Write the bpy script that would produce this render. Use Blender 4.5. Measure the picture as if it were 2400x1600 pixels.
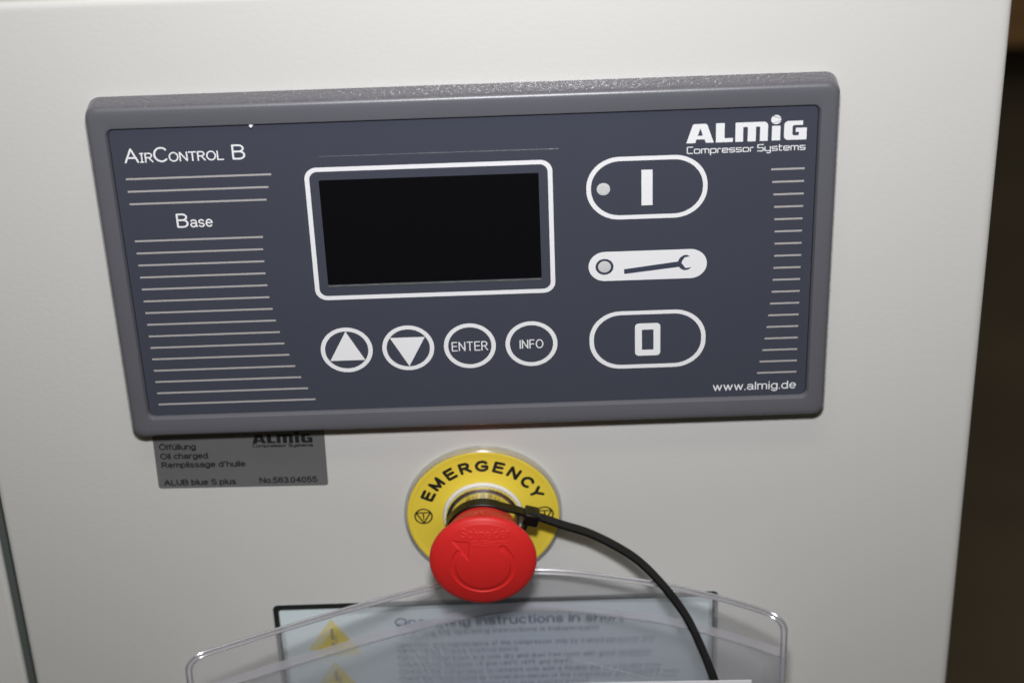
import bpy, bmesh, math, random
import numpy as np
from mathutils import Matrix, Vector

random.seed(4)
for o in list(bpy.data.objects):
    bpy.data.objects.remove(o)
S = bpy.context.scene
COL = S.collection
MM = 0.001


def P(x, y, n):
    """millimetres on the cabinet front (right, up, towards the viewer) -> world metres"""
    return (x * MM, -n * MM, y * MM)


# ------------------------------------------------------------------ camera
pitch, yaw, roll = math.radians(31.104), math.radians(-0.627), math.radians(2.270)
Rx = Matrix.Rotation(pitch, 3, 'X'); Ry = Matrix.Rotation(yaw, 3, 'Y'); Rz = Matrix.Rotation(roll, 3, 'Z')
Rcw = (Rz @ Rx @ Ry).transposed()                     # camera axes on the cabinet front (x, up, out)
M = Matrix(((1, 0, 0), (0, 0, -1), (0, 1, 0)))        # (x, up, out) -> world
CAM = (20.74, 352.59, 643.32)
cam = bpy.data.cameras.new('camera')
camo = bpy.data.objects.new('camera', cam); COL.objects.link(camo)
camo.matrix_world = Matrix.Translation(P(*CAM)) @ (M @ Rcw).to_4x4()
cam.sensor_fit = 'HORIZONTAL'; cam.sensor_width = 36.0; cam.lens = 72.217
cam.clip_start = 0.01; cam.clip_end = 60
cam.dof.use_dof = True; cam.dof.focus_distance = 0.728; cam.dof.aperture_fstop = 9.0
S.camera = camo

# ------------------------------------------------------------------ world, lamps, exposure
W = bpy.data.worlds.new('World'); S.world = W; W.use_nodes = True
W.node_tree.nodes['Background'].inputs[0].default_value = (1.0, 0.97, 0.74, 1)
W.node_tree.nodes['Background'].inputs[1].default_value = 0.04


def area(name, loc, target, sx, sy, power, col):
    l = bpy.data.lights.new(name, 'AREA'); l.shape = 'RECTANGLE'; l.size = sx; l.size_y = sy
    l.energy = power; l.color = col
    o = bpy.data.objects.new(name, l); COL.objects.link(o)
    o.location = loc
    o.rotation_euler = (Vector(target) - Vector(loc)).to_track_quat('-Z', 'Y').to_euler()
    return o


flash = area('camera_flash', P(24, 484, 566), P(14, 150, 0), 0.07, 0.05, 2.36, (0.985, 0.985, 1.015))
flash.data.spread = math.radians(108)
area('unseen_overhead_lamp', (-0.1, -0.9, 2.1), (-0.1, -0.9, 0), 1.5, 0.35, 8.0, (1.0, 0.96, 0.72))
area('unseen_overhead_lamp', (0.02, 0.75, 1.75), (0.02, 0.75, 0), 0.16, 0.16, 6.5, (1.0, 0.95, 0.88))  # added unseen lamp behind the cabinet, brightens its roof and the background
S.view_settings.view_transform = 'Standard'; S.view_settings.look = 'None'
S.view_settings.exposure = 0; S.view_settings.gamma = 1
S.render.engine = 'CYCLES'
S.cycles.max_bounces = 14; S.cycles.transparent_max_bounces = 24; S.cycles.transmission_bounces = 12
S.cycles.sample_clamp_indirect = 4.0


# ------------------------------------------------------------------ materials
def mat(name, col, rough=0.5, metal=0.0, spec=0.5, bump=None, var=0.0, varscale=30, coat=0.0, rvar=0.0):
    m = bpy.data.materials.new(name); m.use_nodes = True
    t = m.node_tree; b = t.nodes['Principled BSDF']
    b.inputs['Base Color'].default_value = (*col, 1); b.inputs['Roughness'].default_value = rough
    b.inputs['Metallic'].default_value = metal; b.inputs['Specular IOR Level'].default_value = spec
    b.inputs['Coat Weight'].default_value = coat; b.inputs['Coat Roughness'].default_value = 0.1
    tc = t.nodes.new('ShaderNodeTexCoord')
    if bump:
        n = t.nodes.new('ShaderNodeTexNoise'); n.inputs['Scale'].default_value = bump[0]; n.inputs['Detail'].default_value = bump[2] if len(bump) > 2 else 3
        t.links.new(tc.outputs['Object'], n.inputs['Vector'])
        bp = t.nodes.new('ShaderNodeBump'); bp.inputs['Strength'].default_value = 1.0; bp.inputs['Distance'].default_value = bump[1]
        t.links.new(n.outputs['Fac'], bp.inputs['Height']); t.links.new(bp.outputs['Normal'], b.inputs['Normal'])
    if var:
        n = t.nodes.new('ShaderNodeTexNoise'); n.inputs['Scale'].default_value = varscale; n.inputs['Detail'].default_value = 5
        t.links.new(tc.outputs['Object'], n.inputs['Vector'])
        mx = t.nodes.new('ShaderNodeMix'); mx.data_type = 'RGBA'
        mx.inputs[6].default_value = (*[c * (1 - var) for c in col], 1); mx.inputs[7].default_value = (*[min(1, c * (1 + var)) for c in col], 1)
        t.links.new(n.outputs['Fac'], mx.inputs[0]); t.links.new(mx.outputs[2], b.inputs['Base Color'])
        if rvar:
            mr = t.nodes.new('ShaderNodeMapRange'); mr.inputs[3].default_value = rough - rvar; mr.inputs[4].default_value = rough + rvar
            t.links.new(n.outputs['Fac'], mr.inputs[0]); t.links.new(mr.outputs[0], b.inputs['Roughness'])
    return m


def clear(name, trans, rough, ior, haze, gloss_rough, bump, tint=(0.97, 0.97, 0.985), hazecol=(0.8, 0.8, 0.85), gloss=0.06):
    """thin clear plastic film: part straight through, part scattered by its grain, a little milkiness and surface gloss"""
    m = bpy.data.materials.new(name); m.use_nodes = True
    t = m.node_tree; t.nodes.remove(t.nodes['Principled BSDF']); out = t.nodes['Material Output']
    tr = t.nodes.new('ShaderNodeBsdfTransparent'); tr.inputs[0].default_value = (*tint, 1)
    rf = t.nodes.new('ShaderNodeBsdfRefraction'); rf.inputs['Roughness'].default_value = rough; rf.inputs['IOR'].default_value = ior
    rf.inputs[0].default_value = (*tint, 1)
    df = t.nodes.new('ShaderNodeBsdfDiffuse'); df.inputs[0].default_value = (*hazecol, 1)
    tl = t.nodes.new('ShaderNodeBsdfTranslucent'); tl.inputs[0].default_value = (*hazecol, 1)
    gl = t.nodes.new('ShaderNodeBsdfGlossy'); gl.inputs['Roughness'].default_value = gloss_rough

    def mix(f, a, b):
        n = t.nodes.new('ShaderNodeMixShader')
        if isinstance(f, float): n.inputs[0].default_value = f
        else: t.links.new(f, n.inputs[0])
        t.links.new(a.outputs[0], n.inputs[1]); t.links.new(b.outputs[0], n.inputs[2]); return n
    a = mix(1.0 - trans, tr, rf)
    h = mix(0.5, df, tl)
    a = mix(haze, a, h)
    lw = t.nodes.new('ShaderNodeLayerWeight'); lw.inputs[0].default_value = 0.5
    pw = t.nodes.new('ShaderNodeMath'); pw.operation = 'POWER'; pw.inputs[1].default_value = 4.0
    ma = t.nodes.new('ShaderNodeMath'); ma.operation = 'MULTIPLY_ADD'; ma.inputs[1].default_value = 0.5; ma.inputs[2].default_value = gloss
    t.links.new(lw.outputs['Facing'], pw.inputs[0]); t.links.new(pw.outputs[0], ma.inputs[0])
    a = mix(ma.outputs[0], a, gl)
    t.links.new(a.outputs[0], out.inputs[0])
    if bump:
        tc = t.nodes.new('ShaderNodeTexCoord')
        n = t.nodes.new('ShaderNodeTexNoise'); n.inputs['Scale'].default_value = bump[0]; n.inputs['Detail'].default_value = 2
        t.links.new(tc.outputs['Object'], n.inputs['Vector'])
        bp = t.nodes.new('ShaderNodeBump'); bp.inputs['Distance'].default_value = bump[1]
        t.links.new(n.outputs['Fac'], bp.inputs['Height'])
        for s in (rf, gl): t.links.new(bp.outputs[0], s.inputs['Normal'])
    return m


m_paint = mat('light_grey_paint', (0.612, 0.606, 0.583), 0.17, bump=(520, 0.00007, 2), var=0.02, varscale=7, rvar=0.03)
m_gasket = mat('grey_green_gasket', (0.07, 0.083, 0.077), 0.6)
m_bezel = mat('grey_moulded_plastic', (0.116, 0.117, 0.134), 0.34, bump=(900, 0.00003), var=0.05, varscale=25, rvar=0.06)
m_bezel_side = mat('grey_textured_plastic', (0.125, 0.12, 0.137), 0.1, spec=0.62, bump=(600, 0.00055, 1))
m_mem = mat('blue_grey_foil', (0.055, 0.060, 0.083), 0.4, bump=(2500, 0.000012), var=0.03, varscale=40)
m_white = mat('white_print', (0.84, 0.84, 0.86), 0.42)
m_stripe = mat('pinkish_grey_print', (0.43, 0.405, 0.40), 0.42)
m_navy = mat('blue_grey_print', (0.05, 0.058, 0.09), 0.42)
m_led = mat('milky_led_lens', (0.62, 0.62, 0.62), 0.35)
m_display = mat('black_display_glass', (0.002, 0.002, 0.003), 0.1, spec=0.22)
m_ledge = mat('display_ledge', (0.10, 0.11, 0.10), 0.3, bump=(700, 0.0004))
m_black = mat('black_print', (0.012, 0.014, 0.012), 0.5)
m_foil = mat('silver_foil_label', (0.26, 0.262, 0.268), 0.36, metal=0.5, bump=(3000, 0.00001), var=0.06, varscale=60)
m_yellow = mat('yellow_legend', (0.80, 0.62, 0.06), 0.34, var=0.03, varscale=60)
m_boss = mat('pale_plastic_boss', (0.74, 0.73, 0.70), 0.22)
m_chrome = mat('chrome', (0.88, 0.87, 0.85), 0.2, metal=1.0)
m_red = mat('red_plastic', (0.68, 0.022, 0.02), 0.48, spec=0.35, bump=(1600, 0.00002), var=0.02, varscale=120)
m_nylon = mat('black_nylon', (0.0045, 0.0045, 0.0042), 0.36, bump=(900, 0.00003), spec=0.35)
m_paper_blue = mat('pale_blue_label_paper', (0.70, 0.79, 0.815), 0.38)
m_ink = mat('dark_blue_ink', (0.035, 0.04, 0.13), 0.5)
m_warn = mat('warning_yellow_print', (0.78, 0.62, 0.03), 0.4)
m_sheet = mat('white_paper', (0.88, 0.88, 0.92), 0.7)
m_floor = mat('worn_concrete', (0.14, 0.108, 0.072), 0.75, bump=(30, 0.002, 6), var=0.45, varscale=4)
m_wood = mat('pallet_wood', (0.46, 0.25, 0.10), 0.75, bump=(60, 0.001), var=0.25, varscale=12)
m_film = clear('clear_tape', 1.0, 0.1, 1.02, 0.006, 0.25, (900, 0.00004), gloss=0.012, tint=(1, 1, 1))
m_pocket = clear('grained_clear_vinyl', 0.68, 0.26, 1.12, 0.15, 0.2, (520, 0.00022), gloss=0.05)
m_front = clear('smooth_clear_vinyl', 0.74, 0.22, 1.10, 0.17, 0.2, (90, 0.0001), gloss=0.05, tint=(0.95, 0.96, 0.985))
m_strip = clear('milky_vinyl_strip', 0.66, 0.3, 1.12, 0.52, 0.2, (900, 0.0003), hazecol=(0.80, 0.78, 0.85), gloss=0.05)
m_rim = clear('clear_vinyl_rim', 0.46, 0.05, 1.15, 0.36, 0.24, None, hazecol=(0.80, 0.79, 0.83), gloss=0.27)
m_holder = clear('clear_legend_holder', 0.78, 0.05, 1.15, 0.30, 0.15, None, hazecol=(0.85, 0.85, 0.82), gloss=0.12)


# ------------------------------------------------------------------ object helpers
def empty(name, label, cat, loc=(0, 0, 0), group=None):
    o = bpy.data.objects.new(name, None); COL.objects.link(o); o.location = P(*loc); o.empty_display_size = 0.02
    o['label'] = label; o['category'] = cat
    if group: o['group'] = group
    return o


def link(name, me, mats, parent=None, label=None, smooth=35):
    o = bpy.data.objects.new(name, me); COL.objects.link(o)
    for m_ in (mats if isinstance(mats, (list, tuple)) else [mats]): me.materials.append(m_)
    if smooth:
        for p in me.polygons: p.use_smooth = True
        me.set_sharp_from_angle(angle=math.radians(smooth))
    if parent:
        o.parent = parent
        r = parent; off = Vector((0, 0, 0))
        while r: off += Vector(r.location); r = r.parent
        o.location = -off
    if label: o['label'] = label
    return o


def mesh(verts, faces, mi=None, recalc=True):
    me = bpy.data.meshes.new('m'); me.from_pydata([P(*v) for v in verts], [], faces)
    if mi: me.polygons.foreach_set('material_index', mi)
    if recalc:
        bm = bmesh.new(); bm.from_mesh(me); bmesh.ops.recalc_face_normals(bm, faces=bm.faces); bm.to_mesh(me); bm.free()
    me.update(); return me


def rrect(cx, cy, hx, hy, r, k=8):
    r = min(r, hx, hy); out = []
    for (sx, sy, a0) in ((1, 1, 0), (-1, 1, 90), (-1, -1, 180), (1, -1, 270)):
        for i in range(k + 1):
            a = math.radians(a0 + 90 * i / k)
            out.append((cx + sx * (hx - r) + r * math.cos(a), cy + sy * (hy - r) + r * math.sin(a)))
    return out


def circle(cx, cy, r, k=64, a0=0.0):
    return [(cx + r * math.cos(a0 + 2 * math.pi * i / k), cy + r * math.sin(a0 + 2 * math.pi * i / k)) for i in range(k)]


def loft(loops, cap0=False, cap1=False, mats=None, wrap=False):
    """loops: list of lists of (x, y, n), all the same length"""
    k = len(loops[0]); v = [p for l in loops for p in l]; f = []; mi = []
    for j in range(len(loops) - 1 + (1 if wrap else 0)):
        a, b = j * k, ((j + 1) % len(loops)) * k
        for i in range(k):
            f.append((a + i, a + (i + 1) % k, b + (i + 1) % k, b + i)); mi.append(mats[j] if mats else 0)
    if cap0: f.append(tuple(range(k))[::-1]); mi.append(mats[0] if mats else 0)
    if cap1: f.append(tuple((len(loops) - 1) * k + i for i in range(k))); mi.append(mats[-1] if mats else 0)
    return mesh(v, f, mi)


def at(l, n): return [(x, y, n) for x, y in l]


def lathe(cx, cy, prof, k=96, cap1=False, cap0=False, mats=None):
    return loft([at(circle(cx, cy, max(r, 1e-3), k), n) for r, n in prof], cap0, cap1, mats)


def plate(outline, n0, n1, bev=0.0):
    """a solid plate from a convex-ish outline"""
    ls = [at(outline, n0)]
    if bev:
        c = np.mean(outline, axis=0); sc = []
        for x, y in outline:
            d = np.array([x, y]) - c; L = max(np.hypot(*d), 1e-6); q = np.array([x, y]) - d / L * bev; sc.append((q[0], q[1]))
        ls += [at(outline, n1 - bev), at(sc, n1)]
    else:
        ls += [at(outline, n1)]
    return loft(ls, True, True)


def fill(loops, n, th=0.0):
    """flat shape with holes (2D curve fill), slightly thick"""
    c = bpy.data.curves.new('c', 'CURVE'); c.dimensions = '2D'; c.fill_mode = 'BOTH'
    for l in loops:
        s = c.splines.new('POLY'); s.points.add(len(l) - 1); s.use_cyclic_u = True
        for pnt, (x, y) in zip(s.points, l): pnt.co = (x, y, 0, 1)
    if th: c.extrude = th / 2
    o = bpy.data.objects.new('c', c); COL.objects.link(o)
    dg = bpy.context.evaluated_depsgraph_get(); me = bpy.data.meshes.new_from_object(o.evaluated_get(dg))
    bpy.data.objects.remove(o); bpy.data.curves.remove(c)
    for v in me.vertices: v.co = P(v.co.x, v.co.y, n + v.co.z + (th / 2))
    me.materials.clear()
    bm = bmesh.new(); bm.from_mesh(me)
    bmesh.ops.recalc_face_normals(bm, faces=bm.faces)
    if not th:
        for f_ in bm.faces:
            if f_.normal.y > 0: f_.normal_flip()
    bm.to_mesh(me); bm.free()
    return me


def box(x0, x1, y0, y1, n0, n1, bev=0.0, seg=2):
    bm = bmesh.new(); bmesh.ops.create_cube(bm, size=1)
    for v in bm.verts:
        v.co = P(x0 + (v.co.x + .5) * (x1 - x0), y0 + (v.co.y + .5) * (y1 - y0), n0 + (v.co.z + .5) * (n1 - n0))
    bmesh.ops.recalc_face_normals(bm, faces=bm.faces)
    if bev: bmesh.ops.bevel(bm, geom=bm.edges, offset=bev * MM, segments=seg, profile=0.5, affect='EDGES')
    me = bpy.data.meshes.new('b'); bm.to_mesh(me); bm.free(); return me


def catmull(pts, sub=8):
    p = [np.array(q, float) for q in pts]; p = [2 * p[0] - p[1]] + p + [2 * p[-1] - p[-2]]; out = []
    for i in range(1, len(p) - 2):
        for j in range(sub):
            t = j / sub
            out.append(0.5 * ((2 * p[i]) + (-p[i - 1] + p[i + 1]) * t + (2 * p[i - 1] - 5 * p[i] + 4 * p[i + 1] - p[i + 2]) * t * t + (-p[i - 1] + 3 * p[i] - 3 * p[i + 1] + p[i + 2]) * t ** 3))
    out.append(p[-2]); return out


def tube(path, r, k=8, closed=False, rf=None):
    path = [np.array(q, float) for q in path]; N = len(path); loops = []; prev = None
    for i in range(N):
        a = path[i - 1] if (i or closed) else path[i]; b = path[(i + 1) % N] if (i < N - 1 or closed) else path[i]
        d = b - a; d /= np.linalg.norm(d)
        u = np.cross(d, [0, 0, 1]) if prev is None else prev - d * np.dot(prev, d)
        if np.linalg.norm(u) < 1e-6: u = np.cross(d, [0, 1, 0])
        u /= np.linalg.norm(u); prev = u; w = np.cross(d, u); rr = rf(i) if rf else r
        loops.append([tuple(path[i] + rr * (math.cos(2 * math.pi * j / k) * u + math.sin(2 * math.pi * j / k) * w)) for j in range(k)])
    return loft(loops, not closed, not closed, wrap=closed)


# ------------------------------------------------------------------ stroke lettering
def arc(cx, cy, rx, ry, a0, a1, k=12):
    return [(cx + rx * math.cos(math.radians(a0 + (a1 - a0) * i / k)), cy + ry * math.sin(math.radians(a0 + (a1 - a0) * i / k))) for i in range(k + 1)]


xh = 0.72
G = {   # advance width, strokes on a cap height of 1
    'A': (.74, [[(0, 0), (.37, 1)], [(.37, 1), (.74, 0)], [(.13, .33), (.61, .33)]]),
    'B': (.58, [[(0, 0), (0, 1)], [(0, 1), (.30, 1)] + arc(.30, .77, .24, .23, 90, -90) + [(0, .54)], [(.3, .54)] + arc(.32, .27, .26, .27, 90, -90) + [(0, 0)]]),
    'C': (.68, [arc(.38, .5, .38, .5, 45, 315, 24)]),
    'D': (.66, [[(0, 0), (0, 1), (.28, 1)] + arc(.28, .5, .38, .5, 90, -90, 16) + [(0, 0)]]),
    'E': (.54, [[(.54, 1), (0, 1), (0, 0), (.56, 0)], [(0, .53), (.5, .53)]]),
    'F': (.5, [[(.5, 1), (0, 1), (0, 0)], [(0, .51), (.45, .51)]]),
    'G': (.74, [arc(.40, .5, .40, .5, 45, 325, 24) + [(.74, .22), (.74, .47), (.42, .47)]]),
    'H': (.62, [[(0, 0), (0, 1)], [(.62, 0), (.62, 1)], [(0, .52), (.62, .52)]]),
    'I': (0, [[(0, 0), (0, 1)]]),
    '|': (.28, [[(.14, 0), (.14, 1)], [(0, 1), (.28, 1)], [(0, 0), (.28, 0)]]),
    'L': (.50, [[(0, 1), (0, 0), (.5, 0)]]),
    'M': (.76, [[(0, 0), (0, 1)], [(0, 1), (.38, .05)], [(.38, .05), (.76, 1)], [(.76, 1), (.76, 0)]]),
    'N': (.64, [[(0, 0), (0, 1)], [(0, 1), (.64, 0)], [(.64, 0), (.64, 1)]]),
    'O': (.78, [arc(.39, .5, .39, .5, 0, 360, 32)]),
    'P': (.56, [[(0, 0), (0, 1), (.3, 1)] + arc(.3, .74, .26, .26, 90, -90) + [(0, .48)]]),
    'R': (.62, [[(0, 0), (0, 1), (.32, 1)] + arc(.32, .75, .25, .25, 90, -90) + [(0, .5)], [(.3, .5), (.62, 0)]]),
    'S': (.58, [arc(.29, .755, .26, .245, 25, 270, 16)[:-1] + arc(.29, .255, .29, .255, 90, -155, 16)]),
    'T': (.62, [[(0, 1), (.62, 1)], [(.31, 1), (.31, 0)]]),
    'U': (.62, [[(0, 1), (0, .31)] + arc(.31, .31, .31, .31, 180, 360, 14) + [(.62, 1)]]),
    'Y': (.64, [[(0, 1), (.32, .45)], [(.64, 1), (.32, .45)], [(.32, .45), (.32, 0)]]),
    'Ö': (.78, [arc(.39, .5, .39, .5, 0, 360, 32), [(.25, 1.2), (.25, 1.22)], [(.53, 1.2), (.53, 1.22)]]),
    'a': (.48, [arc(.24, xh - .22, .22, .22, 155, 0, 10) + [(.46, .08), (.5, 0)], arc(.22, .2, .22, .2, 0, 360, 20)]),
    'b': (.48, [[(0, 0), (0, 1)], arc(.24, xh / 2, .24, xh / 2, 0, 360, 24)]),
    'c': (.44, [arc(.25, xh / 2, .25, xh / 2, 45, 315, 18)]),
    'd': (.48, [[(.48, 0), (.48, 1)], arc(.24, xh / 2, .24, xh / 2, 0, 360, 24)]),
    'e': (.48, [[(.0, xh * .53), (.48, xh * .53)] + arc(.24, xh / 2, .24, xh / 2, 5, 318, 22)]),
    'f': (.26, [[(.1, 0), (.1, .8)] + arc(.26, .8, .16, .2, 180, 90, 6), [(0, xh), (.26, xh)]]),
    'g': (.48, [arc(.24, xh / 2, .24, xh / 2, 0, 360, 24), [(.48, xh), (.48, -.06)] + arc(.24, -.06, .24, .22, 0, -155, 12)]),
    'h': (.46, [[(0, 0), (0, 1)], arc(.23, xh - .23, .23, .23, 180, 0, 12) + [(.46, 0)]]),
    'i': (0, [[(0, 0), (0, xh)], [(0, .97), (0, 1.0)]]),
    'k': (.42, [[(0, 0), (0, 1)], [(.4, xh), (0, .27)], [(.14, .4), (.43, 0)]]),
    'l': (0, [[(0, 0), (0, 1)]]),
    'm': (.76, [[(0, 0), (0, xh)], arc(.19, xh - .19, .19, .19, 180, 0, 10) + [(.38, 0)], arc(.57, xh - .19, .19, .19, 180, 0, 10) + [(.76, 0)]]),
    'n': (.46, [[(0, 0), (0, xh)], arc(.23, xh - .23, .23, .23, 180, 0, 12) + [(.46, 0)]]),
    'o': (.5, [arc(.25, xh / 2, .25, xh / 2, 0, 360, 24)]),
    'p': (.48, [[(0, -.28), (0, xh)], arc(.24, xh / 2, .24, xh / 2, 0, 360, 24)]),
    'q': (.48, [[(.48, -.28), (.48, xh)], arc(.24, xh / 2, .24, xh / 2, 0, 360, 24)]),
    'r': (.25, [[(0, 0), (0, xh)], arc(.22, xh - .24, .22, .22, 180, 80, 8)]),
    's': (.42, [arc(.21, xh - .185, .19, .185, 25, 270, 12)[:-1] + arc(.21, .175, .21, .175, 90, -155, 12)]),
    't': (.26, [[(.1, .95), (.1, .15)] + arc(.24, .15, .14, .15, 180, 270, 6), [(0, xh), (.26, xh)]]),
    'u': (.46, [[(0, xh), (0, .23)] + arc(.23, .23, .23, .23, 180, 360, 12), [(.46, xh), (.46, 0)]]),
    'ü': (.46, [[(0, xh), (0, .23)] + arc(.23, .23, .23, .23, 180, 360, 12), [(.46, xh), (.46, 0)], [(.11, .96), (.11, .98)], [(.35, .96), (.35, .98)]]),
    'v': (.46, [[(0, xh), (.23, 0)], [(.23, 0), (.46, xh)]]),
    'w': (.70, [[(0, xh), (.175, 0)], [(.175, 0), (.35, xh)], [(.35, xh), (.525, 0)], [(.525, 0), (.70, xh)]]),
    'x': (.44, [[(0, xh), (.44, 0)], [(.44, xh), (0, 0)]]),
    'y': (.46, [[(0, xh), (.23, 0)], [(.46, xh), (.23, 0), (.16, -.2), (.02, -.26)]]),
    '0': (.50, [arc(.25, .5, .25, .5, 0, 360, 28)]),
    '1': (.22, [[(0, .78), (.22, 1), (.22, 0)]]),
    '3': (.50, [arc(.24, .76, .23, .24, 150, -90, 14)[:-1] + arc(.24, .26, .26, .26, 90, -155, 14)]),
    '4': (.54, [[(.40, 0), (.40, 1), (0, .3), (.54, .3)]]),
    '5': (.50, [[(.46, 1), (.09, 1), (.04, .5)] + arc(.24, .32, .26, .32, 130, -150, 16)]),
    '8': (.50, [arc(.25, .76, .22, .24, 0, 360, 20), arc(.25, .27, .25, .27, 0, 360, 20)]),
    '.': (0, [[(0, 0), (0, .03)]]), ',': (.05, [[(.05, .02), (0, -.14)]]), '´': (.12, [[(0, .82), (.12, 1)]]),
    '+': (.5, [[(0, .36), (.5, .36)], [(.25, .1), (.25, .62)]]), '°': (.22, [arc(.11, .88, .11, .11, 0, 360, 12)]),
    '(': (.16, [arc(.35, .42, .35, .62, 130, 230, 10)]), ')': (.16, [arc(-.19, .42, .35, .62, 50, -50, 10)]),
    '!': (0, [[(0, .3), (0, 1)], [(0, 0), (0, .03)]]),
}
hx = .64                                             # the square techno lettering below the emblem


def rr_(w, y0, y1, r=.12, rx=.14):
    return [(rx, y0), (w - rx, y0)] + arc(w - rx, y0 + r, rx, r, 270, 360, 4) + arc(w - rx, y1 - r, rx, r, 0, 90, 4) + arc(rx, y1 - r, rx, r, 90, 180, 4) + arc(rx, y0 + r, rx, r, 180, 270, 4)


TG = {
    'C': (.80, [[(.80, 1), (.16, 1)] + arc(.16, .86, .16, .14, 90, 180, 4) + arc(.16, .14, .16, .14, 180, 270, 4) + [(.80, 0)]]),
    'S': (.80, [[(.82, 1), (.16, 1)] + arc(.16, .88, .16, .12, 90, 180, 4) + arc(.16, .62, .16, .12, 180, 270, 4) + [(.66, .5)] + arc(.66, .38, .16, .12, 90, 0, 4) + arc(.66, .12, .16, .12, 0, -90, 4) + [(0, 0)]]),
    'o': (.80, [rr_(.80, 0, hx)]),
    'm': (1.06, [[(0, 0), (0, hx), (.92, hx)] + arc(.92, hx - .14, .14, .14, 90, 0, 4) + [(1.06, 0)], [(.53, 0), (.53, hx)]]),
    'p': (.80, [[(0, -.34), (0, hx), (.66, hx)] + arc(.66, hx - .12, .14, .12, 90, 0, 4) + arc(.66, .12, .14, .12, 0, -90, 4) + [(0, 0)]]),
    'r': (.42, [[(0, 0), (0, hx - .14)] + arc(.14, hx - .14, .14, .14, 180, 90, 4) + [(.42, hx)]]),
    'e': (.80, [[(.76, 0), (.14, 0)] + arc(.14, .12, .14, .12, 270, 180, 4) + arc(.14, hx - .12, .14, .12, 180, 90, 4) + [(.66, hx)] + arc(.66, hx - .12, .14, .12, 90, 0, 4) + [(.80, .32), (0, .32)]]),
    's': (.74, [[(.74, hx), (.10, hx)] + arc(.10, hx - .08, .10, .08, 90, 180, 3) + arc(.10, .40, .10, .08, 180, 270, 3) + [(.64, .32)] + arc(.64, .24, .10, .08, 90, 0, 3) + arc(.64, .08, .10, .08, 0, -90, 3) + [(0, 0)]]),
    'y': (.80, [[(0, hx), (0, .14)] + arc(.14, .14, .14, .14, 180, 270, 4) + [(.80, 0)], [(.80, hx), (.80, -.22)] + arc(.66, -.22, .14, .12, 0, -90, 4) + [(.3, -.34)]]),
    't': (.44, [[(.06, .92), (.06, .14)] + arc(.20, .14, .14, .14, 180, 270, 4) + [(.44, 0)], [(0, hx), (.44, hx)]]),
}


def layout(text, x0, x1, y, cap, w, font=G, gap=.20, space=.34, rot=0.0, squeeze=None):
    """strokes (mm) of a line of text whose ink fills x0..x1 on baseline y"""
    h = cap - w; cur = 0.0; items = []
    for ch in text:
        if ch == ' ': cur += space; continue
        aw, st = font[ch]; items.append((cur, st)); cur += aw + gap
    total = cur - gap
    sx = (x1 - x0 - w) / total; out = []
    if squeeze: sx = squeeze * h
    ca, sa = math.cos(rot), math.sin(rot)
    for off, st in items:
        for s in st:
            q = []
            for px, py in s:
                X = w / 2 + (off + px) * sx; Y = w / 2 + py * h
                q.append((x0 + X * ca - Y * sa, y + X * sa + Y * ca))
            out.append(q)
    return out


def ribbons(strokes, w, n, dn=0.004, caps=4):
    v = []; f = []; lay = 0
    for s in strokes:
        s = [np.array(p, float) for p in s]
        s = [s[0]] + [b for a, b in zip(s, s[1:]) if np.hypot(*(b - a)) > 1e-5]
        if len(s) < 2: continue
        runs = [[s[0], s[1]]]
        for i in range(2, len(s)):                    # break the stroke at sharp corners
            d0 = s[i - 1] - s[i - 2]; d1 = s[i] - s[i - 1]
            c = np.dot(d0, d1) / (np.linalg.norm(d0) * np.linalg.norm(d1))
            if c < 0.45: runs.append([s[i - 1], s[i]])
            else: runs[-1].append(s[i])
        for r in runs:
            z = n + dn * (lay % 9); lay += 1
            closed = len(r) > 4 and np.hypot(*(r[0] - r[-1])) < 1e-4
            if closed: r = r[:-1]
            N = len(r); L = []; Rr = []
            for i in range(N):
                a = r[i - 1] if (i or closed) else r[i]; b = r[(i + 1) % N] if (i < N - 1 or closed) else r[i]
                d = (b - a) / np.linalg.norm(b - a); nn = np.array([-d[1], d[0]]); L.append(r[i] + nn * w / 2); Rr.append(r[i] - nn * w / 2)
            if closed:
                b0 = len(v); v += [(*p, z) for p in L] + [(*p, z) for p in Rr]
                for i in range(N):
                    j = (i + 1) % N; f.append((b0 + i, b0 + N + i, b0 + N + j, b0 + j))
            else:
                d0 = (r[0] - r[1]) / np.linalg.norm(r[0] - r[1]); d1 = (r[-1] - r[-2]) / np.linalg.norm(r[-1] - r[-2])
                b0 = len(v); v += [(*p, z) for p in L] + [(*p, z) for p in Rr]
                for i in range(N - 1): f.append((b0 + i, b0 + N + i, b0 + N + i + 1, b0 + i + 1))
                for (c, d, first) in ((r[0], d0, True), (r[-1], d1, False)):
                    nn = np.array([-d[1], d[0]]); e = len(v)
                    for j in range(caps + 1):
                        t = -math.pi / 2 + math.pi * j / caps
                        v.append((*(c + w / 2 * (math.cos(t) * d + math.sin(t) * nn)), z))
                    f.append(tuple(range(e, e + caps + 1)))
    me = mesh(v, f, recalc=False)
    bm = bmesh.new(); bm.from_mesh(me)
    for q in bm.faces:
        q.normal_update()
        if q.normal.y > 0: q.normal_flip()
    bm.to_mesh(me); bm.free(); return me


def letters(name, strokes, w, n, m_, parent, label=None): return link(name, ribbons(strokes, w, n), m_, parent, label, smooth=0)


# ------------------------------------------------------------------ the setting: warehouse floor
fl = link('floor', mesh([(-6000, -1200, -9000), (7000, -1200, -9000), (7000, -1200, 3500), (-6000, -1200, 3500)], [(0, 1, 2, 3)]), m_floor, smooth=0)
fl['kind'] = 'structure'

# ------------------------------------------------------------------ cabinet
cab = empty('compressor_cabinet', 'light grey painted sheet metal cabinet carrying the grey control panel', 'cabinet', (0, -1200, 0))


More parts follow.
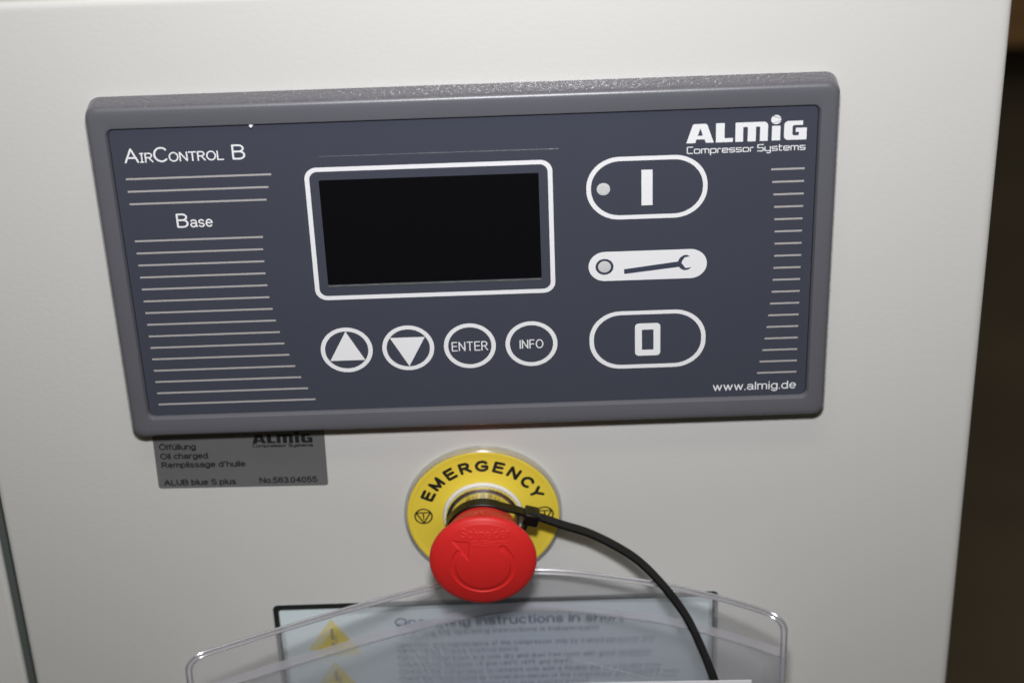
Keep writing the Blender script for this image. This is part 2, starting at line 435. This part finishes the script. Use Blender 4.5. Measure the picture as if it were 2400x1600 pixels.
def sheet_panel(x0, x1, y0, y1, depth, r, rl=True, rr=True):
    """a sheet panel whose edges are bent back with a small radius"""
    def loop(ins, n):
        return [(x, y, n) for x, y in rrect((x0 + x1) / 2, (y0 + y1) / 2, (x1 - x0) / 2 - ins, (y1 - y0) / 2 - ins, 1.5, 3)]
    ls = [loop(0, -depth), loop(0, -r)]
    for i in range(1, 7):
        a = math.radians(15 * i); ls.append(loop(r * (1 - math.cos(a)), -r + r * math.sin(a)))
    return loft(ls, False, True)


link('door', sheet_panel(-184.6, 185.2, -1090, 102.0, 26, 2.4), m_paint, cab, 'light grey front door with rounded bent edges')
link('side_panel', sheet_panel(-620, -188.4, -1090, 102.0, 26, 2.4), m_paint, cab, 'light grey panel beyond the dark door gap')
link('door_gasket', box(-188.35, -185.5, -1088, 100, -22, -2.4, .6), m_gasket, cab)
link('cabinet_body', box(-618, 183.5, -1150, 99.5, -760, -26.5, 3), m_paint, cab)
link('roof_panel', box(-620, 185.0, 99.8, 102.4, -762, -3.2, 1.0), m_paint, cab)
link('plinth', box(-600, 165, -1200, -1150.3, -740, -50), m_gasket, cab)

# ------------------------------------------------------------------ control panel
cp = empty('control_panel', 'grey framed compressor control panel with black display and white outlined keys', 'control panel', (0, -66, 0))
prof = [(128.0, 67.1, 4.6, 0.0), (127.95, 66.9, 4.5, 5.0), (127.85, 66.7, 4.4, 6.9), (127.5, 66.3, 4.1, 7.75), (126.95, 65.7, 3.7, 8.3), (126.2, 65.0, 3.3, 8.55),
        (124.6, 63.4, 2.8, 8.6), (122.0, 59.2, 2.8, 8.6), (121.7, 58.9, 2.75, 8.52), (121.05, 58.25, 2.6, 7.5), (121.0, 58.2, 2.6, 6.0)]
link('bezel', loft([at(rrect(0, 0, a, b, r, 8), n) for a, b, r, n in prof], mats=[1, 1, 1, 0, 0, 0, 0, 0, 0, 0]), [m_bezel, m_bezel_side], cp)
link('paint_fleck', lathe(-71.9, 58.0, [(0.75, 7.6), (0.6, 8.3), (0.3, 8.7)], 12, True), m_white, cp)
fp = link('faceplate', loft([at(rrect(0, 0, 120.95, 58.15, 2.4, 8), 6.2), at(rrect(0, 0, 120.75, 57.95, 2.4, 8), 6.85), at(rrect(0, 0, 120.6, 57.8, 2.3, 8), 7.0)], False, True), m_mem, cp)
N = 7.02
lines = [(-117.03, -66.84, 39.09), (-117.03, -68.24, 34.27), (-117.03, -69.38, 29.42), (-117.03, -72.01, 14.85), (-117.03, -72.44, 9.99), (-117.03, -72.47, 5.16),
         (-117.03, -72.51, .29), (-117.03, -72.32, -4.58), (-117.03, -72.09, -9.47), (-117.0, -71.37, -14.29), (-117.0, -70.64, -19.16), (-117.0, -69.68, -24.03),
         (-117.0, -68.49, -28.87), (-117.0, -67.11, -33.72), (-117.0, -65.45, -38.6), (-117.0, -63.68, -43.43), (-117.0, -61.54, -48.3), (-117.0, -59.21, -53.18),
         (105.46, 117.0, 34.3), (105.98, 117.0, 29.44), (106.5, 117.0, 24.58), (106.9, 117.0, 19.71), (107.18, 117.0, 14.84), (107.4, 117.0, 10.0), (107.56, 117.05, 5.15),
         (107.59, 117.07, .28), (107.48, 117.08, -4.59), (107.34, 117.09, -9.45), (107.1, 117.1, -14.33), (106.7, 117.11, -19.18), (106.2, 117.12, -24.03),
         (105.74, 117.15, -28.88), (105.2, 117.17, -33.72), (104.48, 117.18, -38.59), (103.68, 117.2, -43.46), (102.88, 117.22, -48.29)]
for a, b, y in lines:
    link('stripe', fill([[(a, y - .36), (b, y - .36), (b, y + .36), (a, y + .36)]], N, .02), m_stripe, fp, smooth=0)

for txt, a, b, cap in (('A', -116.55, -111.55, 5.6), ('|R', -111.3, -106.65, 3.75), ('C', -106.45, -101.55, 5.75), ('ONTROL', -101.3, -82.4, 3.7), ('B', -79.5, -75.0, 5.7)):
    w_ = .66 if cap > 5 else .5
    letters('title_lettering', layout(txt, a, b, 45.15, cap, w_), w_, N, m_white, fp)
letters('subtitle_lettering', layout('B', -101.55, -97.4, 19.55, 5.6, .68), .68, N, m_white, fp)
letters('subtitle_lettering', layout('ase', -96.9, -88.95, 19.55, 4.2, .55), .55, N, m_white, fp)
letters('web_address', layout('www.almig.de', 86.8, 117.3, -55.5, 3.5, .45, gap=.21), .45, N, m_white, fp)


def logo(k, ox, oy):
    def T(l): return [(ox + (x - 76.1) * k, oy + (y - 45.3) * k) for x, y in l]
    A = [(76.05, 45.3), (78.2, 52.0), (78.7, 52.42), (82.7, 52.42), (83.2, 52.0), (85.45, 45.3), (82.75, 45.3), (82.3, 46.65), (79.5, 46.65), (79.1, 45.3)]
    Ah = [(80.85, 50.85), (81.7, 48.02), (79.95, 48.02)]
    L = [(86.15, 52.45), (89.1, 52.45), (89.1, 46.78), (92.0, 46.78), (92.0, 45.3), (86.15, 45.3)]
    Mm = [(92.8, 52.45), (102.4, 52.45)] + arc(102.4, 50.95, 1.5, 1.5, 80, 0, 6) + [(103.9, 45.25), (101.2, 45.25), (101.2, 50.5), (101.0, 50.72), (99.8, 50.72), (99.8, 45.25), (97.0, 45.25), (97.0, 50.5), (96.8, 50.72), (95.45, 50.72), (95.45, 45.25), (92.8, 45.25)]
    I = [(105.25, 50.77), (108.15, 50.77), (108.15, 45.3), (105.25, 45.3)]
    Gg = [(115.75, 52.4)] + arc(110.9, 50.9, 1.5, 1.5, 90, 180, 6) + arc(110.9, 46.8, 1.5, 1.5, 180, 270, 6) + [(117.13, 45.28), (117.13, 49.76), (113.37, 49.76), (113.37, 48.2), (114.46, 48.2), (114.46, 46.93), (112.7, 46.93), (112.25, 47.4), (112.25, 50.4), (112.7, 50.83), (115.75, 50.83)]
    c = (106.58, 53.1); r = 1.72

    def cp_(a): return (c[0] + r * math.cos(math.radians(a)), c[1] + r * math.sin(math.radians(a)))
    top = [cp_(a) for a in range(14, 123, 9)]
    mid = [cp_(a) for a in range(8, -9, -4)] + [cp_(a) for a in range(-128, -229, -9)][::1]
    bot = [cp_(a) for a in range(-14, -123, -9)]
    return [[T(A), T(Ah)], [T(L)], [T(Mm)], [T(I)], [T(Gg)], [T(top)], [T(mid)], [T(bot)]]


def join(mes):
    bm = bmesh.new()
    for m_ in mes: bm.from_mesh(m_)
    me = bpy.data.meshes.new('j'); bm.to_mesh(me); bm.free(); return me


link('emblem', join([fill(l, N, .02) for l in logo(1, 76.1, 45.3)]), m_white, fp, smooth=0)
letters('emblem_lettering', layout('Compressor', 76.25, 99.2, 41.28, 2.72, .34, TG, gap=.26), .34, N, m_white, fp)
letters('emblem_lettering', layout('Systems', 100.4, 116.95, 41.32, 2.72, .34, TG, gap=.26), .34, N, m_white, fp)

# display window
dw = link('display_window', fill([rrect(-12.77, 15.4, 37.98, 20.7, .5, 3)], N - .005, .02), m_display, cp, smooth=0)
link('display_frame', fill([rrect(-12.77, 14.76, 42.78, 26.25, 4.3, 10), rrect(-12.77, 14.76, 41.16, 24.63, 2.9, 10)], N, .05), m_white, dw, smooth=0)
ed = [(-50.6 + 75.7 * i / 120, -5.95 + random.uniform(-.05, .05), N - .05) for i in range(121)]
link('display_ledge', tube(ed, .36, 6, rf=lambda i: .22 + .12 * abs(math.sin(i * .31)) + random.uniform(0, .07)), m_ledge, dw)


def key(label, ring, extra):
    k = bpy.data.objects.new('key', None); COL.objects.link(k); k.parent = cp; k.location = -Vector(cp.location); k['label'] = label
    link('key_ring', fill(ring, N, .05), m_white, k, smooth=0)
    for nm, me, m_ in extra: link(nm, me, m_, k, smooth=0)
    return k


cy = -32.56
cx = [-46.19 + 22.327 * i for i in range(4)]
rings = [[circle(x, cy, 9.41, 72), circle(x, cy, 7.83, 72)] for x in cx]
key('round key with white up arrow', rings[0], [('arrow', fill([[(-46.13, -24.8), (-39.75, -36.98), (-52.45, -36.98)]], N, .02), m_white)])
key('round key with white down arrow', rings[1], [('arrow', fill([[(-30.3, -28.12), (-17.6, -28.12), (-23.88, -40.25)]], N, .02), m_white)])
key('round key reading ENTER', rings[2], [('lettering', ribbons(layout('ENTER', -8.15, 5.0, -34.7, 3.95, .42, gap=.26), .42, N), m_white)])
key('round key reading INFO', rings[3], [('lettering', ribbons(layout('INFO', 16.5, 25.1, -34.55, 3.8, .42, gap=.26), .42, N), m_white)])
key('long start key with a bar', [rrect(62.6, 29.0, 21.0, 12.1, 11.6, 18), rrect(62.6, 29.0, 19.4, 10.5, 10.2, 18)],
    [('bar', fill([rrect(62.62, 28.98, 1.92, 6.87, .08, 2)], N, .02), m_white), ('indicator_lens', lathe(47.5, 28.9, [(2.36, N), (2.3, N + .12), (1.4, N + .2)], 40, True), m_led)])
key('long stop key with a zero', [rrect(62.8, -32.35, 21.0, 12.06, 11.4, 18), rrect(62.8, -32.35, 19.4, 10.5, 10.0, 18)],
    [('zero', fill([rrect(62.85, -32.4, 4.57, 6.8, 1.4, 6), rrect(62.87, -32.5, 2.1, 4.24, .12, 2)], N, .02), m_white)])
# spanner field
sk = bpy.data.objects.new('service_field', None); COL.objects.link(sk); sk.parent = cp; sk.location = -Vector(cp.location)
sk['label'] = 'white pill shaped field with spanner sign'
link('white_field', fill([rrect(62.85, -1.7, 20.95, 5.88, 5.88, 18)], N, .02), m_white, sk, smooth=0)
link('lens_ring', fill([circle(47.57, -1.8, 3.2, 48), circle(47.57, -1.8, 2.3, 48)], N + .03, .02), m_navy, sk, smooth=0)
link('indicator_lens', lathe(47.57, -1.8, [(2.3, N + .03), (2.25, N + .14), (1.4, N + .22)], 40, True), m_led, sk)
wr = [(54.45, -3.05), (73.6, -.65)] + [(73.9, .2), (74.5, 1.05), (75.5, 1.75), (76.6, 1.95), (77.8, 1.3), (75.95, .92), (75.15, -.3), (74.8, -1.35), (75.5, -2.3), (76.25, -3.4), (78.35, -3.15), (77.2, -4.1), (75.9, -4.25), (74.7, -3.7), (73.9, -2.85), (54.55, -4.98)]
link('spanner_sign', fill([wr], N + .03, .02), m_navy, sk, smooth=0)
# clear protective tape over the display
link('protective_film', loft([at(rrect(-12.5, 14.9, 44.9, 30.3, .3, 2), 7.10), at(rrect(-12.5, 14.9, 44.85, 30.25, .3, 2), 7.16)], False, True), m_film, cp, smooth=0)
te = [(-50 + 82.3 * i / 260, 45.2 - .15 * i / 260 + random.uniform(-.03, .03), 7.12) for i in range(261)]
link('film_edge', tube(te, .08, 5, rf=lambda i: .05 + (.15 if random.random() < .35 + .4 * i / 260 else 0) * random.random() * (.3 + i / 260)), m_rim, cp)

# ------------------------------------------------------------------ silver oil sticker below the panel
st = empty('oil_sticker', 'small silver oil filling sticker under the lower left edge of the grey panel', 'sticker', (-90.5, -96, 0))
rot = -math.radians(0.9)
cxs, cys = -90.55, -82.0


def rt(l): return [(cxs + (x - cxs) * math.cos(rot) - (y - cys) * math.sin(rot), cys + (x - cxs) * math.sin(rot) + (y - cys) * math.cos(rot)) for x, y in l]


link('foil', plate(rt(rrect(-90.55, -82.0, 32.3, 14.05, 1.1, 4)), 0.02, 0.14), m_foil, st)
SN = .16
for txt, a, b, y in (('Ölfüllung', -120.85, -106.9, -78.05), ('Oil charged', -120.85, -102.8, -82.2), ('Remplissage d´huile', -120.85, -89.0, -86.2), ('ALUB blue S plus', -120.9, -93.4, -94.3), ('No.583.04055', -84.5, -62.5, -94.65)):
    letters('lettering', layout(txt, a, b, y, 2.75, .5, rot=rot, gap=.22), .5, SN, m_black, st)
lg = [[rt(l) for l in g] for g in logo(.553, -85.55, -76.35)]
link('emblem', join([fill(g, SN, .02) for g in lg]), m_black, st, smooth=0)
letters('emblem_lettering', layout('Compressor Systems', -85.5, -62.75, -78.2, 1.5, .3, TG, gap=.26, rot=rot, space=.5), .3, SN, m_black, st)

# ------------------------------------------------------------------ emergency stop
EX, EY = 0.07, -111.1
es = empty('emergency_stop', 'red mushroom emergency stop button on a round yellow legend', 'emergency stop', (EX, EY, 0))
link('legend_holder', lathe(EX, EY, [(30.3, .1), (30.3, 2.0), (30.0, 3.0), (29.6, 3.3), (29.3, 3.1), (29.25, .6)], 128), m_holder, es)
lp = link('legend_plate', lathe(EX, EY, [(29.2, .3), (29.2, 2.7), (28.9, 3.05), (27.6, 3.05), (27.45, 2.9), (16.9, 2.9), (16.1, 3.2), (15.5, 3.2)], 128), m_yellow, es)
LN = 2.93
sts = []
for ch, a in zip('EMERGENCY', (154.3, 138.3, 121.0, 105.4, 89.2, 72.8, 57.0, 40.6, 25.6)):
    aw = {'M': .80, 'G': .80, 'C': .74, 'Y': .74, 'N': .70, 'R': .68}.get(ch, .62) * 4.95
    th = math.radians(a - 90); w = 1.25
    for s in G[ch][1]:
        q = []
        for px, py in s:
            X = (px / G[ch][0] - .5) * aw; Y = 20.25 + w / 2 + py * (5.2 - w)
            q.append((EX + X * math.cos(th) - Y * math.sin(th), EY + X * math.sin(th) + Y * math.cos(th)))
        sts.append(q)
letters('lettering', sts, 1.25, LN, m_black, lp)
for sx, sy in ((-22.9, .45), (23.55, -.35)):
    a, b = EX + sx, EY + sy
    letters('stop_sign', [arc(a, b, 3.25, 3.3, 0, 360, 40), [(a - 2.75, b + 1.65), (a + 2.75, b + 1.65)], [(a - 2.75, b + 1.65), (a, b - 3.1)], [(a + 2.75, b + 1.65), (a, b - 3.1)], [(a, b + 1.0), (a, b - .6)], [(a, b - 1.3), (a, b - 1.35)]], .6, LN, m_black, lp)
link('boss', lathe(EX, EY, [(15.5, 2.2), (15.4, 3.6), (15.0, 4.1), (14.6, 4.15), (14.3, 3.7)], 96), m_boss, es)
link('collar', lathe(EX, EY, [(14.35, 3.0), (14.35, 5.2), (14.1, 5.8), (13.6, 6.1), (13.1, 6.1), (12.9, 6.5), (12.9, 16.0)], 96), m_chrome, es)

# mushroom head: one lathe whose face carries the sunken arrow and the raised maker's name
K = 512
profile = [(13.3, 14.0), (13.6, 16.6), (14.4, 18.2), (15.6, 20.6), (16.8, 23.0), (17.8, 25.0), (18.6, 26.4), (19.2, 27.4), (19.65, 28.0), (19.9, 28.5), (20.0, 29.0), (19.97, 29.5), (19.82, 30.0), (19.5, 30.45), (19.0, 30.85), (18.5, 31.15), (18.1, 31.35)]
fr = np.linspace(17.8, 0.02, 118)
fz = 34.9 - 0.0104 * fr ** 2
R_ = np.array([p[0] for p in profile] + list(fr)); Z_ = np.array([p[1] for p in profile] + list(fz))
Z_ += np.interp(Z_, [14, 17, 27], [0, .3, 1.5])
th = np.linspace(0, 2 * np.pi, K, endpoint=False)
XX = R_[:, None] * np.cos(th)[None]; YY = R_[:, None] * np.sin(th)[None]; ZZ = np.repeat(Z_[:, None], K, 1)


def segdist(X, Y, strokes):
    d = np.full(X.shape, 99.0)
    for s in strokes:
        for (ax, ay), (bx, by) in zip(s, s[1:]):
            vx, vy = bx - ax, by - ay; L = max(vx * vx + vy * vy, 1e-9)
            t = np.clip(((X - ax) * vx + (Y - ay) * vy) / L, 0, 1)
            d = np.minimum(d, np.hypot(X - ax - t * vx, Y - ay - t * vy))
    return d


fm = slice(len(profile), None); fx, fy = XX[fm], YY[fm]


def sstep(d, a, b): t = np.clip((d - a) / (b - a), 0, 1); return t * t * (3 - 2 * t)


ang = np.degrees(np.arctan2(fy, fx)) % 360; rad = np.hypot(fx, fy)
dr = np.abs(rad - 11.0) - 1.0                        # ring groove, open at the top
da = segdist(fx, fy, [arc(0, 0, 11.0, 11.0, 48, -218, 60)]) - 1.0
tri = [(-11.1, 11.2), (-4.5, 11.2), (-5.2, 3.2), (-11.1, 11.2)]
inside = np.ones(fx.shape)
dt = np.full(fx.shape, -99.0)
for (ax, ay), (bx, by) in zip(tri, tri[1:]):
    L = math.hypot(bx - ax, by - ay); dt = np.maximum(dt, ((bx - ax) * (fy - ay) - (by - ay) * (fx - ax)) / L)
dg = np.minimum(da, dt)
ZZ[fm] -= 0.48 * (1 - sstep(dg, -.45, .15))
r2 = -math.radians(2.3)
t1 = layout('Schneider', -8.0, 10.4, 12.55, 3.7, .62, rot=r2, gap=.24)
t2 = layout('Electric', .2, 9.7, 9.25, 2.5, .42, rot=r2, gap=.26) + [arc(-2.4, 10.6, 1.3, 1.0, 60, 330, 14), [(-2.6, 11.4), (-1.9, 10.6), (-2.6, 9.8)]]
ZZ[fm] += .13 * (1 - sstep(segdist(fx, fy, t1), .12, .55)) + .10 * (1 - sstep(segdist(fx, fy, t2), .08, .42))
for c in (88, 208, 328):                             # grip notches on the rim
    wn = np.degrees(th) - c; on = np.abs(wn) < 9.5
    bumpn = np.where(on, (.5 - .5 * np.cos(np.radians((wn + 9.5) / 19 * 1080))), 0)
    for j in range(5, 12):
        k_ = 1 - .95 * bumpn / R_[j] * (1.0 if j < 10 else .5)
        XX[j] *= k_; YY[j] *= k_
vv = [(EX + XX[j, i], EY + YY[j, i], ZZ[j, i]) for j in range(len(R_)) for i in range(K)]
ff = [(j * K + i, j * K + (i + 1) % K, (j + 1) * K + (i + 1) % K, (j + 1) * K + i) for j in range(len(R_) - 1) for i in range(K)]
link('mushroom_head', mesh(vv, ff), m_red, es, smooth=60)

# ------------------------------------------------------------------ black cable tie round the button's neck
ct = empty('cable_tie', 'black nylon cable tie looped round the neck of the red button', 'cable tie', (EX + 14, EY + 6, 13))


def strap(path, width, th_, twist):
    path = [np.array(q, float) for q in path]; Np = len(path); loops = []
    for i in range(Np):
        d = path[min(i + 1, Np - 1)] - path[max(i - 1, 0)]; d /= np.linalg.norm(d)
        a = twist(i / (Np - 1)); out = np.array([0, 0, 1.0]); out -= d * np.dot(out, d); out /= np.linalg.norm(out)
        side = np.cross(out, d)
        wd = math.cos(a) * out + math.sin(a) * side; nd = np.cross(d, wd)
        loops.append([tuple(path[i] + wd * sx * width / 2 + nd * sy * th_ / 2) for sx, sy in ((-.92, -1), (.92, -1), (1, -.6), (1, .6), (.92, 1), (-.92, 1), (-1, .6), (-1, -.6))])
    return loft(loops, True, True)


lp_ = [(EX + 13.9 * math.cos(math.radians(a)), EY + 13.9 * math.sin(math.radians(a)), 14.1) for a in range(62, 330, 6)]
lp_ = [(20.5, -104.9, 13.2), (16.5, -103.2, 13.4), (13.6, -101.6, 13.7), (10.0, -100.2, 14.0)] + lp_[0:] + [(13.6, -114.5, 14.0), (15.6, -109.6, 13.4), (17.6, -106.4, 12.4)]
link('strap_loop', strap(catmull(lp_, 4), 4.4, 1.2, lambda t: 0.0), m_nylon, ct)
tail = [(15.6, -103.0, 13.3), (21.8, -105.6, 13.0), (30.3, -109.9, 12.5), (39.9, -113.6, 13), (49.5, -119, 14), (58, -124.6, 16), (64.9, -131.2, 18.5), (71.4, -139, 21.5), (77.1, -147.9, 24), (81.7, -158.1, 27), (85.4, -167.9, 29.5), (87.9, -175.5, 31.5), (90, -186, 33), (91.0, -198, 34)]
link('strap_tail', strap(catmull(tail, 8), 3.9, 1.25, lambda t: -.15 - .75 * max(0, t - .25)), m_nylon, ct)
lk = box(-2.9, 2.9, -3.0, 2.2, -3.4, 3.4, .7, 3)
lh = link('locking_head', lk, m_nylon, ct)
lh.matrix_basis = Matrix.Translation(Vector(P(18.6, -104.6, 13.0)) - Vector(ct.location)) @ Matrix.Rotation(math.radians(17), 4, 'Y')

# ------------------------------------------------------------------ instruction sticker
ins = empty('instruction_sticker', 'pale blue operating instruction sticker with black border behind the clear pocket', 'sticker', (3, -250, 0))
IN = .16
ix0, ix1, iy1, iy0 = -85.25, 91.3, -153.45, -272.0
mcx, mcy = (ix0 + ix1) / 2, (iy0 + iy1) / 2
link('sticker_paper', plate(rrect(mcx, mcy, (ix1 - ix0) / 2, (iy1 - iy0) / 2, 2.2, 5), .02, .14), m_paper_blue, ins)
link('border', fill([rrect(mcx, mcy, (ix1 - ix0) / 2 - .02, (iy1 - iy0) / 2 - .02, 2.2, 5), rrect(mcx, mcy, (ix1 - ix0) / 2 - 2.3, (iy1 - iy0) / 2 - 2.7, 1.0, 4)], IN, .02), m_black, ins, smooth=0)
for yy in (-161.2, -182.6, -204.0):
    wt = link('warning_triangle', fill([[(-62.7, yy), (-52.4, yy - 15.6), (-73.0, yy - 15.6)]], IN, .02), m_warn, ins, smooth=0)
    letters('exclamation_mark', [[(-62.7, yy - 5.5), (-62.7, yy - 10.2)], [(-62.7, yy - 12.6), (-62.7, yy - 12.7)]], 1.3, IN + .03, m_ink, wt)
letters('heading', layout('Operating instructions in short', -37.5, 54.5, -166.4, 4.6, .95, gap=.22), .95, IN, m_ink, ins)
for txt, b, y in (('Observing the operating instructions is indispensable', 44.2, -170.3), ('Operation and maintenance of the compressor only by trained personnel who', 66.2, -176.8), ('have read these instructions', 11.4, -180.1),
                  ('Place the compressor in a cool, dry and dust free room with good ventilation', 65.0, -183.7), ('temperatures between +5 and +40°C (41°F and 104°F)', 33.0, -187.3),
                  ('Connect the compressor to network only with a flexible line or a flexible hose', 69.0, -190.9), ('Check the compressed air connection pieces of the compressor and replace if need', 76.0, -194.4),
                  ('Observe all labels fitted to the compressor', 40.0, -198.0), ('Check the oil level before each start', 30.0, -201.6)):
    letters('instruction_text', layout(txt, -37.5, b, y, 2.3, .36, gap=.22), .36, IN, m_ink, ins)

# ------------------------------------------------------------------ clear document pocket, curling away from the cabinet
pk = empty('document_pocket', 'clear grained plastic document pocket curling outward below the red button', 'document pocket', (8, -240, 4))
kx = np.array([-112, -105, -79, -49, -21.3, 0, 15, 30, 46, 68, 88.6, 104, 113]); kn = np.array([52.0, 48.4, 36.4, 23.3, 12.9, 6.6, 4.7, 6.0, 9.9, 16.0, 25.0, 33.6, 40.0])
_f = np.linspace(-114, 115, 460); _n = np.interp(_f, kx, kn); _n = np.convolve(np.pad(_n, 14, mode='edge'), np.ones(29) / 29, mode='valid')


def PN(x): return float(np.interp(x, _f, _n))


TOP, MOUTH, BOT, XL, XR, RC = -136.2, -155.2, -268.0, -111.6, 113.0, 7.0


def ptop(x):
    """upper edge of the back sheet with rounded corners"""
    e = min(x - XL, XR - x)
    return TOP if e >= RC else TOP - RC + math.sqrt(max(0, RC * RC - (RC - e) ** 2))


def sheet(ytop, ybot, off, nx=120, ny=14, bulge=0.0):
    v = []; f = []
    xs = np.concatenate([XL + RC * (1 - np.cos(np.linspace(0, np.pi / 2, 10))), np.linspace(XL + RC, XR - RC, nx)[1:-1], XR - RC * (1 - np.sin(np.linspace(0, np.pi / 2, 10)))])
    for x in xs:
        a = ytop(x); e = min(1, min(x - XL, XR - x) / 14)
        for j in range(ny + 1):
            t = j / ny; y = a + (ybot - a) * t
            v.append((x, y, PN(x) + off + bulge * e * math.sin(min(1, t * 3) * math.pi / 2) + .35 * math.sin(x * .13 + y * .09) * min(1, t * 2) * (1 if bulge else .3)))
    c = ny + 1
    for i in range(len(xs) - 1):
        for j in range(ny): f.append((i * c + j, (i + 1) * c + j, (i + 1) * c + j + 1, i * c + j + 1))
    me = mesh(v, f, recalc=False)
    if me.polygons[0].normal.y > 0: me.flip_normals()
    return me


link('back_sheet', sheet(ptop, BOT, 0.0), m_pocket, pk, smooth=80)
link('front_sheet', sheet(lambda x: MOUTH, BOT, 1.0, bulge=2.2), m_front, pk, smooth=80)
link('mouth_strip', sheet(lambda x: MOUTH + 3.6, MOUTH - .1, .55, ny=3), m_strip, pk, smooth=80)


def rim(ins_, off):
    xs = list(XL + ins_ + (RC - ins_) * (1 - np.cos(np.linspace(0, np.pi / 2, 9)))) + list(np.linspace(XL + RC, XR - RC, 90)[1:-1]) + list(XR - ins_ - (RC - ins_) * (1 - np.sin(np.linspace(0, np.pi / 2, 9))))
    rc = RC - ins_
    pts = []
    for x in xs:
        e = min(x - XL - ins_, XR - ins_ - x); y = TOP - ins_ if e >= rc else TOP - ins_ - rc + math.sqrt(max(0, rc * rc - (rc - e) ** 2))
        pts.append((x, y, PN(x) + off))
    L = [(XL + ins_, y, PN(XL) + off) for y in np.linspace(BOT, TOP - RC - 1, 30)]
    Rr = [(XR - ins_, y, PN(XR) + off) for y in np.linspace(TOP - RC - 1, BOT, 30)]
    return L + pts + Rr


link('rim_bead', tube(rim(0.0, .2), .55, 8), m_rim, pk)
link('rim_bead', tube(rim(1.75, .3), .48, 8), m_rim, pk)
def band(i0, i1, off):
    a, b = rim(i0, off), rim(i1, off); v = a + b; n_ = len(a)
    me = mesh(v, [(i, i + 1, n_ + i + 1, n_ + i) for i in range(n_ - 1)], recalc=False)
    if me.polygons[n_ // 2].normal.y > 0: me.flip_normals()
    return me


link('welded_seam', band(0.1, 1.7, .5), m_strip, pk, smooth=80)
mo = [(x, MOUTH, PN(x) + 1.15) for x in np.linspace(XL + 2, XR - 2, 520)]
link('mouth_bead', tube(mo, .38, 8, rf=lambda i: .38 + .06 * math.sin(i * 2.1)), m_rim, pk)
cr = [(25 + 66 * t, -176.5 - 9.5 * t, PN(25 + 66 * t) + 3.4) for t in np.linspace(0, 1, 40)]
link('crease', tube(cr, .1, 5), m_rim, pk)

# ------------------------------------------------------------------ white paper tucked in front at the bottom of the frame
ws = plate([(-52, -290), (95.5, -292), (100.4, -165.8), (38, -164.6), (-46, -163.6)][::-1], 39.6, 39.9)
wo = link('paper_sheet', ws, m_sheet, smooth=0)
wo['label'] = 'white paper sheet with a straight upper edge in front of the clear pocket'; wo['category'] = 'paper'

# ------------------------------------------------------------------ wooden pallet on the floor far behind, out of focus
pa = empty('wooden_pallet', 'brown wooden pallet standing on the dark floor behind the cabinet', 'pallet', (1300, -1200, -3100))
x0, x1, f0 = 620, 1820, -2712
for i in range(7): link('deck_board', box(x0, x1, -1102, -1080, f0 - 100 - i * 117, f0 - i * 117, 2), m_wood, pa)
for i in range(3):
    xa = x0 + i * 527.5
    link('stringer_board', box(xa, xa + 145, -1124, -1102.5, f0 - 800, f0 - 3, 2), m_wood, pa)
    link('runner_board', box(xa, xa + 145, -1199, -1180, f0 - 800, f0 - 3, 2), m_wood, pa)
    for j in range(3): link('block', box(xa + 22, xa + 122, -1179.5, -1124.5, f0 - 150 - j * 325, f0 - 8 - j * 325, 2), m_wood, pa)
